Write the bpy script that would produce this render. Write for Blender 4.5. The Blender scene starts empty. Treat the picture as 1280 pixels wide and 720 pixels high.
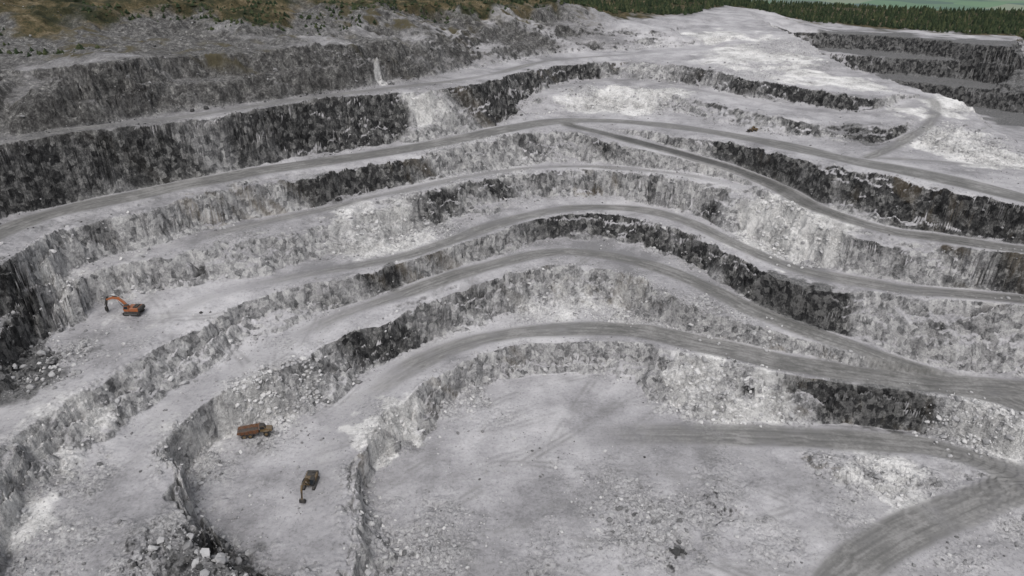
import bpy, bmesh, math, time
import numpy as np
from mathutils import Vector, Matrix, geometry
T0=time.time()
rng=np.random.default_rng(7)
scene=bpy.context.scene
scene.view_settings.view_transform='Standard'
scene.view_settings.look='None'
scene.view_settings.exposure=0

# ------------------------------------------------------------ survey station
H=150.0; PITCH=math.radians(26.0); F=853.3
CP,SP=math.cos(PITCH),math.sin(PITCH)
def ray(u,v):
    xn=(u-640)/F; yn=(360-v)/F
    return xn, CP+yn*SP, -SP+yn*CP
def sight(u,v,z):
    dx,dy,dz=ray(u,v); t=(z-H)/dz
    return dx*t, dy*t

def catmull(P,n=12):
    P=np.array(P,float); out=[]
    Q=np.vstack([2*P[0]-P[1],P,2*P[-1]-P[-2]])
    for i in range(1,len(Q)-2):
        p0,p1,p2,p3=Q[i-1],Q[i],Q[i+1],Q[i+2]
        for t in np.linspace(0,1,n,endpoint=False):
            out.append(.5*((2*p1)+(-p0+p2)*t+(2*p0-5*p1+4*p2-p3)*t*t+(-p0+3*p1-3*p2+p3)*t**3))
    out.append(P[-1]); return np.array(out)
def resample(P,step):
    d=np.r_[0,np.cumsum(np.hypot(*(np.diff(P[:,:2],axis=0).T)))]
    n=max(2,int(d[-1]/step)+1); s=np.linspace(0,d[-1],n)
    return np.stack([np.interp(s,d,P[:,c]) for c in range(P.shape[1])],1)

# ------------------------------------------------------------ noise
def h2(ix,iy,s):
    with np.errstate(over='ignore'):
        n=ix.astype(np.int64).astype(np.uint32)*np.uint32(374761393)+iy.astype(np.int64).astype(np.uint32)*np.uint32(668265263)+np.uint32((s*974634777)&0xffffffff)
        n=(n^(n>>np.uint32(13)))*np.uint32(1274126177)
        n=n^(n>>np.uint32(16))
    return n.astype(np.float32)/4294967296.0
def vn(x,y,s=0):
    x=np.asarray(x,float); y=np.asarray(y,float)
    xi=np.floor(x); yi=np.floor(y); fx=(x-xi); fy=(y-yi)
    fx=fx*fx*(3-2*fx); fy=fy*fy*(3-2*fy)
    a=h2(xi,yi,s); b=h2(xi+1,yi,s); c=h2(xi,yi+1,s); d=h2(xi+1,yi+1,s)
    return (a+(b-a)*fx)*(1-fy)+(c+(d-c)*fx)*fy-.5
def fbm(x,y,scale,o=3,s=0,g=.5):
    r=0; a=1
    for i in range(o):
        r=r+a*vn(x/scale*(.8)+y/scale*.6+i*17.3,y/scale*.8-x/scale*.6-i*9.1,s+i); scale*=.47; a*=g
    return r
def sm(a,b,x):
    t=np.clip((x-a)/(b-a),0,1); return t*t*(3-2*t)

# ------------------------------------------------------------ breaklines: (u,v,z_crest,z_toe,run,dark)
W={}
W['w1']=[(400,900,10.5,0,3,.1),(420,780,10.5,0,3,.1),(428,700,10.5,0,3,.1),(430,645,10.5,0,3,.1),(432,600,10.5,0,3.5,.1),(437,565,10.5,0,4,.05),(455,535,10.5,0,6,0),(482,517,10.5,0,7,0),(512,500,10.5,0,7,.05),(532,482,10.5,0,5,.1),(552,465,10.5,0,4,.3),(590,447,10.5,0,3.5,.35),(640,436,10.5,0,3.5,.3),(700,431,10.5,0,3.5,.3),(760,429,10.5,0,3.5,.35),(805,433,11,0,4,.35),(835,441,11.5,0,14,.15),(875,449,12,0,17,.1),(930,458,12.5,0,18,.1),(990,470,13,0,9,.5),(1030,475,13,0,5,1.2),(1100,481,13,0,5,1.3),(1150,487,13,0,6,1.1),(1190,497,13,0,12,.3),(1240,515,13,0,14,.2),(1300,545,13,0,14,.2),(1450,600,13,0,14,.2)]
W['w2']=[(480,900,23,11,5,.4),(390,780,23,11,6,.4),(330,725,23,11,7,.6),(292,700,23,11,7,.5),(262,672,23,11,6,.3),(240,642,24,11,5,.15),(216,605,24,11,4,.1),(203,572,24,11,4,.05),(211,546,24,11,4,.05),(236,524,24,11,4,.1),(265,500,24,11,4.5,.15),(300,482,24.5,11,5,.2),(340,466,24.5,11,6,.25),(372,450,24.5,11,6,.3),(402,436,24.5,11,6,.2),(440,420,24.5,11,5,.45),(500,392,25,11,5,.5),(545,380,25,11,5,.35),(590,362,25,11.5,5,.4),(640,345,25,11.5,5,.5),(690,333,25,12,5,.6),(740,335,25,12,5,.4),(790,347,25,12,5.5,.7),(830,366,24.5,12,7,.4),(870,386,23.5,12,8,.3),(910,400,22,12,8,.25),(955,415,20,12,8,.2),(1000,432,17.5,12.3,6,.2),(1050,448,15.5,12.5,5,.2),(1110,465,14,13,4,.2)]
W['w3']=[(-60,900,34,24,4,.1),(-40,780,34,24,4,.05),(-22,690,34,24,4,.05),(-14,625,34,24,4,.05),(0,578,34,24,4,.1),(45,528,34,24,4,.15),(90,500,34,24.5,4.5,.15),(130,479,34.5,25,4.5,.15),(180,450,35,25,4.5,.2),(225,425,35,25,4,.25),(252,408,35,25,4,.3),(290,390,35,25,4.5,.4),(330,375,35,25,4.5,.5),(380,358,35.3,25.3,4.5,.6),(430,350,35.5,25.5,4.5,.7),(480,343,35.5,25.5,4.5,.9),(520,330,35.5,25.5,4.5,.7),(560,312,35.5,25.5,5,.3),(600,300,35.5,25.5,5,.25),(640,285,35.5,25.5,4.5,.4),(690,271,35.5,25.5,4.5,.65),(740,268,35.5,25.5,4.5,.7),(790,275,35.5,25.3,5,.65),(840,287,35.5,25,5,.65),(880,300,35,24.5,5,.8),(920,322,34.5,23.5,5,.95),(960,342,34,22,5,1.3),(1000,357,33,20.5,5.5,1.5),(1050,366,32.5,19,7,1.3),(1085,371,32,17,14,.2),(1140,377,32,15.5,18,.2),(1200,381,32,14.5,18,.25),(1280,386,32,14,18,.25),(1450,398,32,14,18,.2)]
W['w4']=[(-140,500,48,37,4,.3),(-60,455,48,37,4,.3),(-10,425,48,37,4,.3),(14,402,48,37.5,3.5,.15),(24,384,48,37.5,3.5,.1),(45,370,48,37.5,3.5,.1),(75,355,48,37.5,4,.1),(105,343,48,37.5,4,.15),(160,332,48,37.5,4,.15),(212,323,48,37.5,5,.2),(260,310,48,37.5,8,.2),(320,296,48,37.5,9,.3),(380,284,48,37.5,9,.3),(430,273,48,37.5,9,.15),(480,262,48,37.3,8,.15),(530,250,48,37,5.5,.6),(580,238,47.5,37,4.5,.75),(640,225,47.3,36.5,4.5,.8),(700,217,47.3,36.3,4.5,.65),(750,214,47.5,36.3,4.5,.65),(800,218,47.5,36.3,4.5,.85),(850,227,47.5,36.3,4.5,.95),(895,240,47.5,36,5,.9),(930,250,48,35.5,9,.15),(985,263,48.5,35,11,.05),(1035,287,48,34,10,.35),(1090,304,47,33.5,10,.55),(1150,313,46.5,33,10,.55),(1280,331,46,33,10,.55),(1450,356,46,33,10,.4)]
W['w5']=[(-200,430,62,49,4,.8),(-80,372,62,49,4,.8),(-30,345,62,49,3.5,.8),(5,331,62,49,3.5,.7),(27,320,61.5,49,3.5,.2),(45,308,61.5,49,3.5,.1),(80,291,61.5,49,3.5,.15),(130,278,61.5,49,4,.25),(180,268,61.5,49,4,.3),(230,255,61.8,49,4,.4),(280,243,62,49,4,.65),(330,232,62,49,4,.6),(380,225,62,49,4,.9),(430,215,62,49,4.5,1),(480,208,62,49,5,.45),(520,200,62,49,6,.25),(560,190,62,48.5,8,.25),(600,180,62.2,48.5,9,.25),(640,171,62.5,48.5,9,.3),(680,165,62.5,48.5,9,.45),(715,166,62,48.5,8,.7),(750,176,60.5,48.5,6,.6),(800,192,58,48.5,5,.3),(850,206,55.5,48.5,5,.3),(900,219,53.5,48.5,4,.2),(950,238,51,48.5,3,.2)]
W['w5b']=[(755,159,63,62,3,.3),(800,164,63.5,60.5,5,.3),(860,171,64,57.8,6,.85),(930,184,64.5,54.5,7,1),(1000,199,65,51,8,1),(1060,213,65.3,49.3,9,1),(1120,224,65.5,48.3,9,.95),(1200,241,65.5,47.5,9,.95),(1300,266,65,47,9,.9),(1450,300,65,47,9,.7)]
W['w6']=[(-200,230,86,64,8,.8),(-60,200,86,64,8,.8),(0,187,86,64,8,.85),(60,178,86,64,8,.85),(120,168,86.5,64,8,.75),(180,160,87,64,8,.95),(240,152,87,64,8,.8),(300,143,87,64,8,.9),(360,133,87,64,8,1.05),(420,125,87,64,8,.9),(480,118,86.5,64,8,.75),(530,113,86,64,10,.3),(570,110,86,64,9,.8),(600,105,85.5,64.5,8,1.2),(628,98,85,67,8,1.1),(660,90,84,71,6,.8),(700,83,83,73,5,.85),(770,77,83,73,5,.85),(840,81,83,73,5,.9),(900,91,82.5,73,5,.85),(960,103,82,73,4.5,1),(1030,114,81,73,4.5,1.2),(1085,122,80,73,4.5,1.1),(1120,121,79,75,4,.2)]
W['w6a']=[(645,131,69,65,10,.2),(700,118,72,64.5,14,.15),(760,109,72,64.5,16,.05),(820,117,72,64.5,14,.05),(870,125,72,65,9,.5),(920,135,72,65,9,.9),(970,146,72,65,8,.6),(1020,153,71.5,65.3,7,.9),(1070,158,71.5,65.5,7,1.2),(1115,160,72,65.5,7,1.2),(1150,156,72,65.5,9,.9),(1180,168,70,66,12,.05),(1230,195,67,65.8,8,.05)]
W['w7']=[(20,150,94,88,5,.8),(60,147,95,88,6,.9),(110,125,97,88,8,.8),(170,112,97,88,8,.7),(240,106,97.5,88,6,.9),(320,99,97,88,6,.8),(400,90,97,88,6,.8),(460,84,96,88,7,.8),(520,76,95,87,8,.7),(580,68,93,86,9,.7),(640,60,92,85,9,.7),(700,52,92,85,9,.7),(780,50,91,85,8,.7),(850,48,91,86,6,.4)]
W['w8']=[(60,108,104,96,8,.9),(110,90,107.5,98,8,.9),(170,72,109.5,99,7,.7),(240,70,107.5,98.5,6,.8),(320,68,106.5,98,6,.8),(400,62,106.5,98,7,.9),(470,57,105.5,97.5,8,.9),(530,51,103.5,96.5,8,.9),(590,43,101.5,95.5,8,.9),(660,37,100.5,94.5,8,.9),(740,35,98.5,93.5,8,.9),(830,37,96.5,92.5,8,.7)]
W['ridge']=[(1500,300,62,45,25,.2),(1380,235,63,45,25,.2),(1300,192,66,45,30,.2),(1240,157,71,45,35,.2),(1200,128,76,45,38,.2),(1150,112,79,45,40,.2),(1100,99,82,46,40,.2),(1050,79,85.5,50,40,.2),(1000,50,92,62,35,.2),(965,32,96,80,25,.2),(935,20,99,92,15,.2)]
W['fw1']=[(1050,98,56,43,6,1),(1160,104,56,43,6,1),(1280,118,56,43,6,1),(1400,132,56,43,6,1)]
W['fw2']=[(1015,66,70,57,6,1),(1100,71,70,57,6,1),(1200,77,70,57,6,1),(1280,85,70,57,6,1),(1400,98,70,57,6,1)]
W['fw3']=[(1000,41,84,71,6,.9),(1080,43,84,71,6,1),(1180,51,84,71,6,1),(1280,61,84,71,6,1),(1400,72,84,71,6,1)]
PT=[(0,130,96),(0,90,104),(0,50,113),(0,20,122),(0,0,128),(-200,100,104),(-200,0,135),(100,60,110),(170,42,113.5),(100,30,118),(100,0,127),(250,42,112.5),(250,15,121),(350,45,110),(350,15,119),(450,40,108),(450,10,120),(550,33,105),(550,10,116),(620,20,110),(700,26,102),(700,8,112),(780,27,99),(860,33,95),(930,12,100),(880,60,88),(950,62,88),(900,80,85),(1000,82,85),(1050,103,82),(1000,20,88),(1150,25,84),(1280,35,80),
    (1130,190,66),(1180,200,66),(1260,215,66),
    (985,563,0),(1010,575,1.2),(1060,583,3),(1120,592,3),(1170,600,2),(1210,607,.3),(1060,603,.8),(1120,615,.8),(985,585,0),(1180,618,0),
    (640,560,0),(560,620,0),(800,620,0),(700,700,0),(1000,680,0)]
XY=[];ZV=[];DV=[];TOES=[];CRESTS=[]
for name,L in W.items():
    C=catmull(L,14)
    w=np.array([[*sight(a[0],a[1],a[2]),a[2],a[3],max(a[4],1.5),a[5]] for a in C])
    w=resample(w,2.2 if not name.startswith('fw') else 4)
    t=np.gradient(w[:,:2],axis=0)
    k=np.ones(5)/5
    tp=np.pad(t,((2,2),(0,0)),mode='edge')
    t=np.stack([np.convolve(tp[:,0],k,'valid'),np.convolve(tp[:,1],k,'valid')],1)
    t/=np.linalg.norm(t,axis=1)[:,None]+1e-9
    nrm=np.stack([t[:,1],-t[:,0]],1)
    toe=w[:,:2]+nrm*w[:,4:5]
    hgt=w[:,2]-w[:,3]
    tal=np.clip(.28+1.3*fbm(w[:,0],w[:,1],22,3,len(name)*7),.0,.7)*hgt
    if name in('ridge','w8') or name.startswith('fw'): tal*=.3
    tal=np.where((hgt<5)|(w[:,5]>1.15),0,tal)
    toe2=toe+nrm*(tal*.95)[:,None]
    for i in range(len(w)):
        XY.append((w[i,0],w[i,1]));ZV.append(w[i,2]);DV.append(w[i,5])
        XY.append((toe[i,0],toe[i,1]));ZV.append(w[i,3]+tal[i]*.55);DV.append(w[i,5]*(1 if tal[i]<1.5 else .6))
        if tal[i]>.8:
            XY.append((toe2[i,0],toe2[i,1]));ZV.append(w[i,3]);DV.append(0.)
    TOES.append((name,np.c_[toe,w[:,3],w[:,5],tal],nrm)); CRESTS.append((name,np.c_[w[:,:3],w[:,5]],nrm))
for u,v,z in PT:
    XY.append(sight(u,v,z));ZV.append(z);DV.append(.3)
X0,X1,Y0,Y1,RS=-500.,640.,50.,980.,0.6
for x,y,z in [(-520,40,60),(-520,200,90),(-520,400,125),(-520,700,145),(-520,1000,150),(-300,1000,145),(-100,1000,130),(50,1000,118),(200,1000,104),(350,1000,90),(500,1000,84),(660,1000,80),
              (660,40,0),(660,160,13),(660,230,32),(660,300,60),(660,380,42),(660,540,43),(660,700,80),(300,40,0),(100,40,0),(0,60,0)]:
    XY.append((x,y));ZV.append(z);DV.append(.3)
vo,eo,fo,ov,_,_=geometry.delaunay_2d_cdt([Vector(p) for p in XY],[],[],0,1e-2)
VX=np.array([[v.x,v.y] for v in vo]); idx=[o[0] for o in ov]
VZ=np.array(ZV)[idx]; VD=np.array(DV)[idx]
NX=int((X1-X0)/RS)+1; NY=int((Y1-Y0)/RS)+1
RZ=np.zeros((NY,NX),np.float32); RD=np.zeros((NY,NX),np.float32)
gx=X0+np.arange(NX)*RS; gy=Y0+np.arange(NY)*RS
for f in fo:
    a,b,c=f
    A,B,C=VX[a],VX[b],VX[c]
    i0=max(0,int((min(A[0],B[0],C[0])-X0)/RS)); i1=min(NX-1,int((max(A[0],B[0],C[0])-X0)/RS)+1)
    j0=max(0,int((min(A[1],B[1],C[1])-Y0)/RS)); j1=min(NY-1,int((max(A[1],B[1],C[1])-Y0)/RS)+1)
    if i1<i0 or j1<j0: continue
    det=(B[1]-C[1])*(A[0]-C[0])+(C[0]-B[0])*(A[1]-C[1])
    if abs(det)<1e-9: continue
    xx=gx[i0:i1+1][None,:]; yy=gy[j0:j1+1][:,None]
    l1=((B[1]-C[1])*(xx-C[0])+(C[0]-B[0])*(yy-C[1]))/det
    l2=((C[1]-A[1])*(xx-C[0])+(A[0]-C[0])*(yy-C[1]))/det
    l3=1-l1-l2
    m=(l1>=-1e-4)&(l2>=-1e-4)&(l3>=-1e-4)
    if not m.any(): continue
    RZ[j0:j1+1,i0:i1+1][m]=(l1*VZ[a]+l2*VZ[b]+l3*VZ[c])[m]
    RD[j0:j1+1,i0:i1+1][m]=(l1*VD[a]+l2*VD[b]+l3*VD[c])[m]
print('TIN',len(vo),len(fo),time.time()-T0)
def samp(R,x,y):
    fx=np.clip((x-X0)/RS,0,NX-1.001); fy=np.clip((y-Y0)/RS,0,NY-1.001)
    i=fx.astype(np.int32); j=fy.astype(np.int32); fx=fx-i; fy=fy-j
    return (R[j,i]*(1-fx)+R[j,i+1]*fx)*(1-fy)+(R[j+1,i]*(1-fx)+R[j+1,i+1]*fx)*fy
def hit(u,v):
    dx,dy,dz=ray(u,v); t=np.arange(90,1300,.4)
    x,y,z=dx*t,dy*t,H+dz*t
    g=samp(RZ,x,y); k=np.nonzero((z<g)&(y>55))[0]
    k=k[0] if len(k) else len(t)-1
    return x[k],y[k]

# ------------------------------------------------------------ roads: (u,v,weight), width
ROADS=[
 (11,[(400,760,.1),(393,680,.2),(396,620,.25),(412,565,.3),(440,515,.4),(480,480,.55),(530,450,.7),(590,427,.8),(650,415,.9),(720,411,.9),(790,413,1),(860,425,1),(930,442,1),(1000,458,1),(1080,470,1),(1160,478,1),(1230,483,1),(1320,489,1)]),
 (9,[(60,700,.1),(140,590,.2),(230,500,.3),(310,455,.45),(400,405,.6),(480,376,.7),(560,348,.85),(620,330,.9),(690,315,1),(750,318,1),(810,330,1),(870,352,1),(930,383,1),(1000,412,1),(1080,440,1),(1150,462,1),(1220,478,1)]),
 (9,[(-20,545,.3),(60,487,.3),(130,445,.3),(200,400,.4),(270,367,.55),(340,352,.65),(420,336,.75),(500,322,.8),(560,303,.9),(620,280,.95),(690,263,1),(750,259,1),(810,263,1),(860,277,1),(910,301,1),(960,323,1),(1010,341,1),(1080,355,1),(1160,364,1),(1320,377,1)]),
 (7,[(110,335,.2),(220,305,.4),(300,285,.55),(380,268,.65),(440,253,.7),(520,235,.65),(600,218,.65),(700,208,.7),(800,211,.7),(880,222,.6),(930,236,.2)]),
 (13,[(-20,300,1.05),(40,275,1.05),(100,258,1.05),(180,243,1.05),(260,225,1.05),(340,212,1.05),(420,200,1.05),(500,188,1.05),(580,173,1.05),(640,160,1.05),(700,151,1),(780,152,1),(860,160,1),(930,172,1),(1000,186,1),(1060,200,1),(1130,213,1),(1210,230,1),(1320,258,1)]),
 (9,[(705,155,1.2),(760,168,1.4),(830,187,1.5),(900,206,1.5),(950,225,1.4),(1000,250,1.3),(1050,272,1.2),(1110,290,1.1),(1180,301,1.1),(1320,321,1.1)]),
 (8,[(-20,184,.6),(120,162,.6),(240,145,.7),(360,126,.7),(480,111,.7),(600,97,.7),(680,76,.7),(760,70,.6),(850,62,.4),(900,58,.2)]),
 (7,[(700,108,.4),(770,99,.5),(850,109,.5),(930,123,.5),(1010,138,.5),(1080,143,.5),(1125,137,.5),(1162,120,.4)]),
 (7,[(1100,111,.3),(1150,118,.6),(1170,132,.8),(1162,155,.8),(1130,178,.8),(1085,197,.8)]),
 (6,[(1085,197,.6),(1150,200,.6),(1220,206,.5),(1300,212,.4)]),
 (12,[(600,575,.0),(680,555,.1),(760,545,.35),(830,542,.65),(900,543,.8),(960,545,.85),(1060,549,.95),(1140,558,1),(1220,575,1),(1320,604,1)]),
 (14,[(1340,600,1),(1240,625,1),(1170,648,1),(1100,683,.95),(1050,722,.95),(1010,780,.95)]),
 (12,[(1150,476,1),(1220,488,1),(1320,522,1)]),
 (5,[(880,548,.2),(950,575,.4),(1020,607,.4),(1090,640,.4),(1180,650,.5)]),
 (4,[(600,700,.0),(720,655,.2),(860,640,.25),(1000,660,.3),(1090,690,.4)]),
]
RR=np.zeros((NY,NX),np.float32); RL=np.zeros((NY,NX),np.float32); RP=np.zeros((NY,NX),np.float32); RTG=np.zeros((NY,NX),np.float32)
def window(xa,xb,ya,yb):
    i0=max(0,int((xa-X0)/RS)); i1=min(NX,int((xb-X0)/RS)+1)
    j0=max(0,int((ya-Y0)/RS)); j1=min(NY,int((yb-Y0)/RS)+1)
    return i0,i1,j0,j1
for ri,(width,P) in enumerate(ROADS):
    C=catmull([(u,v,w) for u,v,w in P],6)
    pw=np.array([[*hit(a[0],a[1]),a[2]] for a in C])
    for _ in range(4):
        pw[1:-1]=(pw[:-2]+2*pw[1:-1]+pw[2:])/4
    zc=samp(RZ,pw[:,0],pw[:,1])
    pw=np.c_[pw,zc]; pw=resample(pw,3)
    zz=pw[:,3].copy()
    for _ in range(60): zz[1:-1]=(zz[:-2]+2*zz[1:-1]+zz[2:])/4
    pw[:,3]=zz
    for k in range(len(pw)-1):
        a=pw[k];b=pw[k+1]
        hw=width/2*(1+.35*float(vn(np.array(k*.13),np.array(ri*3.7),55))*2*.6); m=hw+8
        i0,i1,j0,j1=window(min(a[0],b[0])-m,max(a[0],b[0])+m,min(a[1],b[1])-m,max(a[1],b[1])+m)
        if i1<=i0 or j1<=j0: continue
        xx=gx[i0:i1][None,:]; yy=gy[j0:j1][:,None]
        d=b[:2]-a[:2]; L=math.hypot(*d)+1e-6; d=d/L
        s=np.clip((xx-a[0])*d[0]+(yy-a[1])*d[1],0,L)
        lat=(xx-a[0])*(-d[1])+(yy-a[1])*d[0]
        px=xx-(a[0]+d[0]*s); py=yy-(a[1]+d[1]*s); dist=np.hypot(px,py)
        ww=(a[2]+b[2])/2
        wgt=ww*(1-sm(hw-2.5,hw+3,dist))
        sub=RR[j0:j1,i0:i1]; sl=RL[j0:j1,i0:i1]
        mk=wgt>sub
        sub[mk]=wgt[mk]; sl[mk]=(lat+0*xx)[mk]
        if ww>.25 and hw>2.6:
            gw=(1-sm(hw+.5,hw+5,dist))
            sp=RP[j0:j1,i0:i1]; st_=RTG[j0:j1,i0:i1]; mk=gw>sp
            zt=a[3]+(b[3]-a[3])*s/L
            sp[mk]=gw[mk]; st_[mk]=zt[mk]
RZ=np.where(RP>0,RZ+(RTG-RZ)*np.clip(RP,0,1),RZ).astype(np.float32)
RT=np.zeros((NY,NX),np.float32)
def track(P,wd,wt):
    N=len(P)-1
    for off in (-1.1,1.1):
        for k in range(N):
            a=P[k];b=P[k+1]; d=b-a; L=math.hypot(*d)+1e-6; d=d/L; n_=np.array([-d[1],d[0]])*off; a=a+n_
            i0,i1,j0,j1=window(min(a[0],a[0]+d[0]*L)-3,max(a[0],a[0]+d[0]*L)+3,min(a[1],a[1]+d[1]*L)-3,max(a[1],a[1]+d[1]*L)+3)
            if i1<=i0 or j1<=j0: continue
            xx=gx[i0:i1][None,:]; yy=gy[j0:j1][:,None]
            s=np.clip((xx-a[0])*d[0]+(yy-a[1])*d[1],0,L)
            dist=np.hypot(xx-(a[0]+d[0]*s),yy-(a[1]+d[1]*s))
            RT[j0:j1,i0:i1]=np.maximum(RT[j0:j1,i0:i1],wt*math.sin(math.pi*(k+.5)/N)**.6*np.exp(-(dist/wd)**2))
for q in range(110):
    if q<60: u,v=rng.uniform(460,1150),rng.uniform(555,720)
    else: u,v=[(300,600),(350,640),(130,600),(200,520),(380,560),(150,400),(100,420),(400,470),(700,385),(1180,640),(1000,560),(500,440)][rng.integers(12)]
    x,y=hit(u,v); x+=rng.normal(0,4); y+=rng.normal(0,4); th=rng.uniform(-.6,1.2) if q<60 else rng.uniform(.3,1.5); cur=rng.normal(0,.025); P=[np.array([x,y])]
    for k in range(int(rng.uniform(14,45))):
        P.append(P[-1]+3*np.array([math.cos(th),math.sin(th)])); th+=cur+rng.normal(0,.01)
    track(P,.7,rng.uniform(.25,.8))
ROUGH=[(330,515,14,1),(385,488,9,1),(255,600,12,.8),(260,580,8,.8),(520,690,18,.8),(560,660,12,.6),(800,650,18,.8),(840,690,8,.9),(880,640,12,.7),(740,610,14,.35),(900,500,18,1),(850,480,12,1),(960,505,14,.9),(1090,590,14,.9),(1130,610,10,.8),(1030,580,8,.7),(1170,600,8,.7),(40,460,14,1),(60,690,14,.6),(90,600,10,.7),(250,700,18,1),(210,690,14,.9),(480,305,22,.9),(520,290,16,.9),(560,290,12,.8),(800,125,26,1),(740,120,20,.9),(960,280,16,1),(990,310,16,1),(1160,430,20,.3),(1230,530,14,1),(1200,540,12,1),(1180,515,10,.9),(1250,560,10,.9),(700,385,24,.7),(780,395,16,.8),(840,400,12,.7),(880,410,16,.8),(590,500,8,.8),(560,510,8,.8),(620,205,20,.6),(560,215,16,.6),(600,185,20,.7),(980,60,40,.6),(940,90,30,.6),(1200,170,22,.9),(1230,190,18,.8),(1000,80,30,.5),(860,330,8,.7),(820,310,8,.8),(470,510,8,.4),(470,560,6,.8),(500,545,7,.8),(180,430,6,.5),(90,440,8,.9),(40,570,8,.5),(150,530,8,.4),(440,600,5,.6),(620,520,10,.35),(1100,690,10,.4),(680,690,12,.4),(640,300,6,.5),(300,300,10,.4),(400,250,10,.4),(1200,690,14,.5),(1260,660,8,.6),(960,680,12,.5),(1060,640,8,.5),(910,600,12,.3),(350,430,6,.6),(450,445,5,.5)]
BR=[(950,70,50,1),(900,45,34,1),(1000,95,28,1),(780,125,28,1),(840,115,20,1),(720,125,14,.8),(1080,107,16,1),(1180,130,20,1),(1220,190,25,1),(1180,170,18,.9),(1140,140,12,.8),(960,265,14,1),(990,305,22,1),(940,300,14,.8),(900,500,20,.85),(850,475,12,.8),(950,500,12,.8),(700,390,22,.5),(780,392,14,.5),(525,150,9,.8),(555,140,6,.6),(500,510,9,1),(460,540,9,1),(475,101,4,.9),(350,110,5,.4),(480,300,22,.7),(300,515,8,.7),(330,515,12,.8),(250,590,13,.45),(5,620,16,1),(60,515,14,.6),(100,500,12,.6),(130,390,22,.4),(60,370,12,.9),(80,320,14,.7),(50,345,10,.9),(1100,590,16,.8),(1230,540,14,.8),(560,300,12,.4),(610,130,5,.5),(640,205,20,.35),(870,260,8,.5),
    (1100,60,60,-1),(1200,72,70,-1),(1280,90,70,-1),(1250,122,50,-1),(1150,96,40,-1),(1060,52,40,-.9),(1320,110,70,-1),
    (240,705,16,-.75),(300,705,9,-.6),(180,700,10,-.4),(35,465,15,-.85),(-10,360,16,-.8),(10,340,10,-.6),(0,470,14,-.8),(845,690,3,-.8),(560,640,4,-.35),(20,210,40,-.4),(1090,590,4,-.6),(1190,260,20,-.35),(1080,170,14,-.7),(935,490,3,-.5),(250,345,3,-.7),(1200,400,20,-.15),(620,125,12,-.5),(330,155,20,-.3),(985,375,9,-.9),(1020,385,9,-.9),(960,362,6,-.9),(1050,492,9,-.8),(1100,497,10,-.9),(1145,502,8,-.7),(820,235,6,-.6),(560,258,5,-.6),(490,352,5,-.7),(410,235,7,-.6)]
def patches(L,R,ns):
    out=[]
    for u,v,r,a in L:
        x,y=hit(u,v); out.append((x,y,r,a)); m=r*1.8
        i0,i1,j0,j1=window(x-m,x+m,y-m,y+m)
        if i1<=i0 or j1<=j0: continue
        xx=gx[i0:i1][None,:]; yy=gy[j0:j1][:,None]
        d=np.hypot(xx-x,yy-y)/r+fbm(xx+0*yy,yy+0*xx,r*.6,4,ns,.6)*.9
        val=(1-sm(.35,1.2,d)); sub=R[j0:j1,i0:i1]
        if a>0: sub[:]=np.maximum(sub,a*val)
        else: sub[:]=sub*(1-val)+a*val
    return out
RG=np.zeros((NY,NX),np.float32); RGW=patches(ROUGH,RG,3)
RTN=np.zeros((NY,NX),np.float32); patches(BR,RTN,5)
RB=np.zeros((NY,NX),np.float32)
for name,c,n in CRESTS:
    if name.startswith('fw') or name=='ridge': continue
    for k in range(0,len(c)):
        x=c[k,0]-n[k,0]*1.2; y=c[k,1]-n[k,1]*1.2
        i0=int((x-3-X0)/RS); j0=int((y-3-Y0)/RS)
        if i0<0 or j0<0 or i0+11>NX or j0+11>NY: continue
        xx=gx[i0:i0+11][None,:]; yy=gy[j0:j0+11][:,None]
        g=np.exp(-((xx-x)**2+(yy-y)**2)/1.6)
        RB[j0:j0+11,i0:i0+11]=np.maximum(RB[j0:j0+11,i0:i0+11],g)
gzy,gzx=np.gradient(RZ,RS); RS_=np.hypot(gzx,gzy).astype(np.float32)
VE=[(-300,60),(0,50),(60,48),(160,44),(200,28),(300,18),(450,12),(620,9),(690,12),(800,18),(860,20),(925,9),(985,22),(1080,33),(1180,42),(1280,52),(1400,64)]
va=[];vr=[]
for u,v in VE:
    x,y=hit(u,v); va.append(x/y); vr.append(y)
o=np.argsort(va); va=np.array(va)[o]; vr=np.array(vr)[o]
def height(x,y):
    far=sm(980,1900,y)
    rp=samp(RP,x,y); near=1-.9*rp
    w1=(fbm(x,y,26,2,11)*5.5+fbm(x,y,6.5,3,15,.6)*2.4)*near
    w2=(fbm(x,y,26,2,21)*5.5+fbm(x,y,6.5,3,25,.6)*2.4)*near
    z0=samp(RZ,x+w1,y+w2)
    l1=(vn(x*.09+3,z0*.22,31)*4.5+vn(x*.4,z0*.7,32)*2.6)*near
    l2=(vn(y*.09+7,z0*.22,33)*4.5+vn(y*.4,z0*.7,34)*2.6)*near
    z=samp(RZ,x+w1+l1,y+w2+l2)
    sl=samp(RS_,x+w1,y+w2)
    rg=samp(RG,x,y); rr=samp(RR,x,y)
    rough=np.clip(.12+rg*1.0+np.clip(sl,0,1.3)*1.0,0,1.7)*(1-.93*np.clip(rp,0,1))
    z=z+rough*(fbm(x,y,5,4,41,.65)*1.9)+fbm(x,y,40,2,44)*.8*(1-rp*.9)
    z=z+samp(RB,x,y)*(.6+fbm(x,y,6,2,51)*1.5)*(1-.7*rp)
    hill=sm(300,420,y)*sm(90,97,z)
    rid=1-2*np.abs(fbm(x,y,34,4,61,.55))
    z=z+hill*((rid-.6)*6+fbm(x,y,60,3,64,.6)*5)*(1-np.clip(rp,0,1))*(1-sm(20,160,x)*.85)
    z=z*(1-far)+far*(-22+fbm(x,y,900,3,71)*30)
    return z,rg,rr
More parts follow.
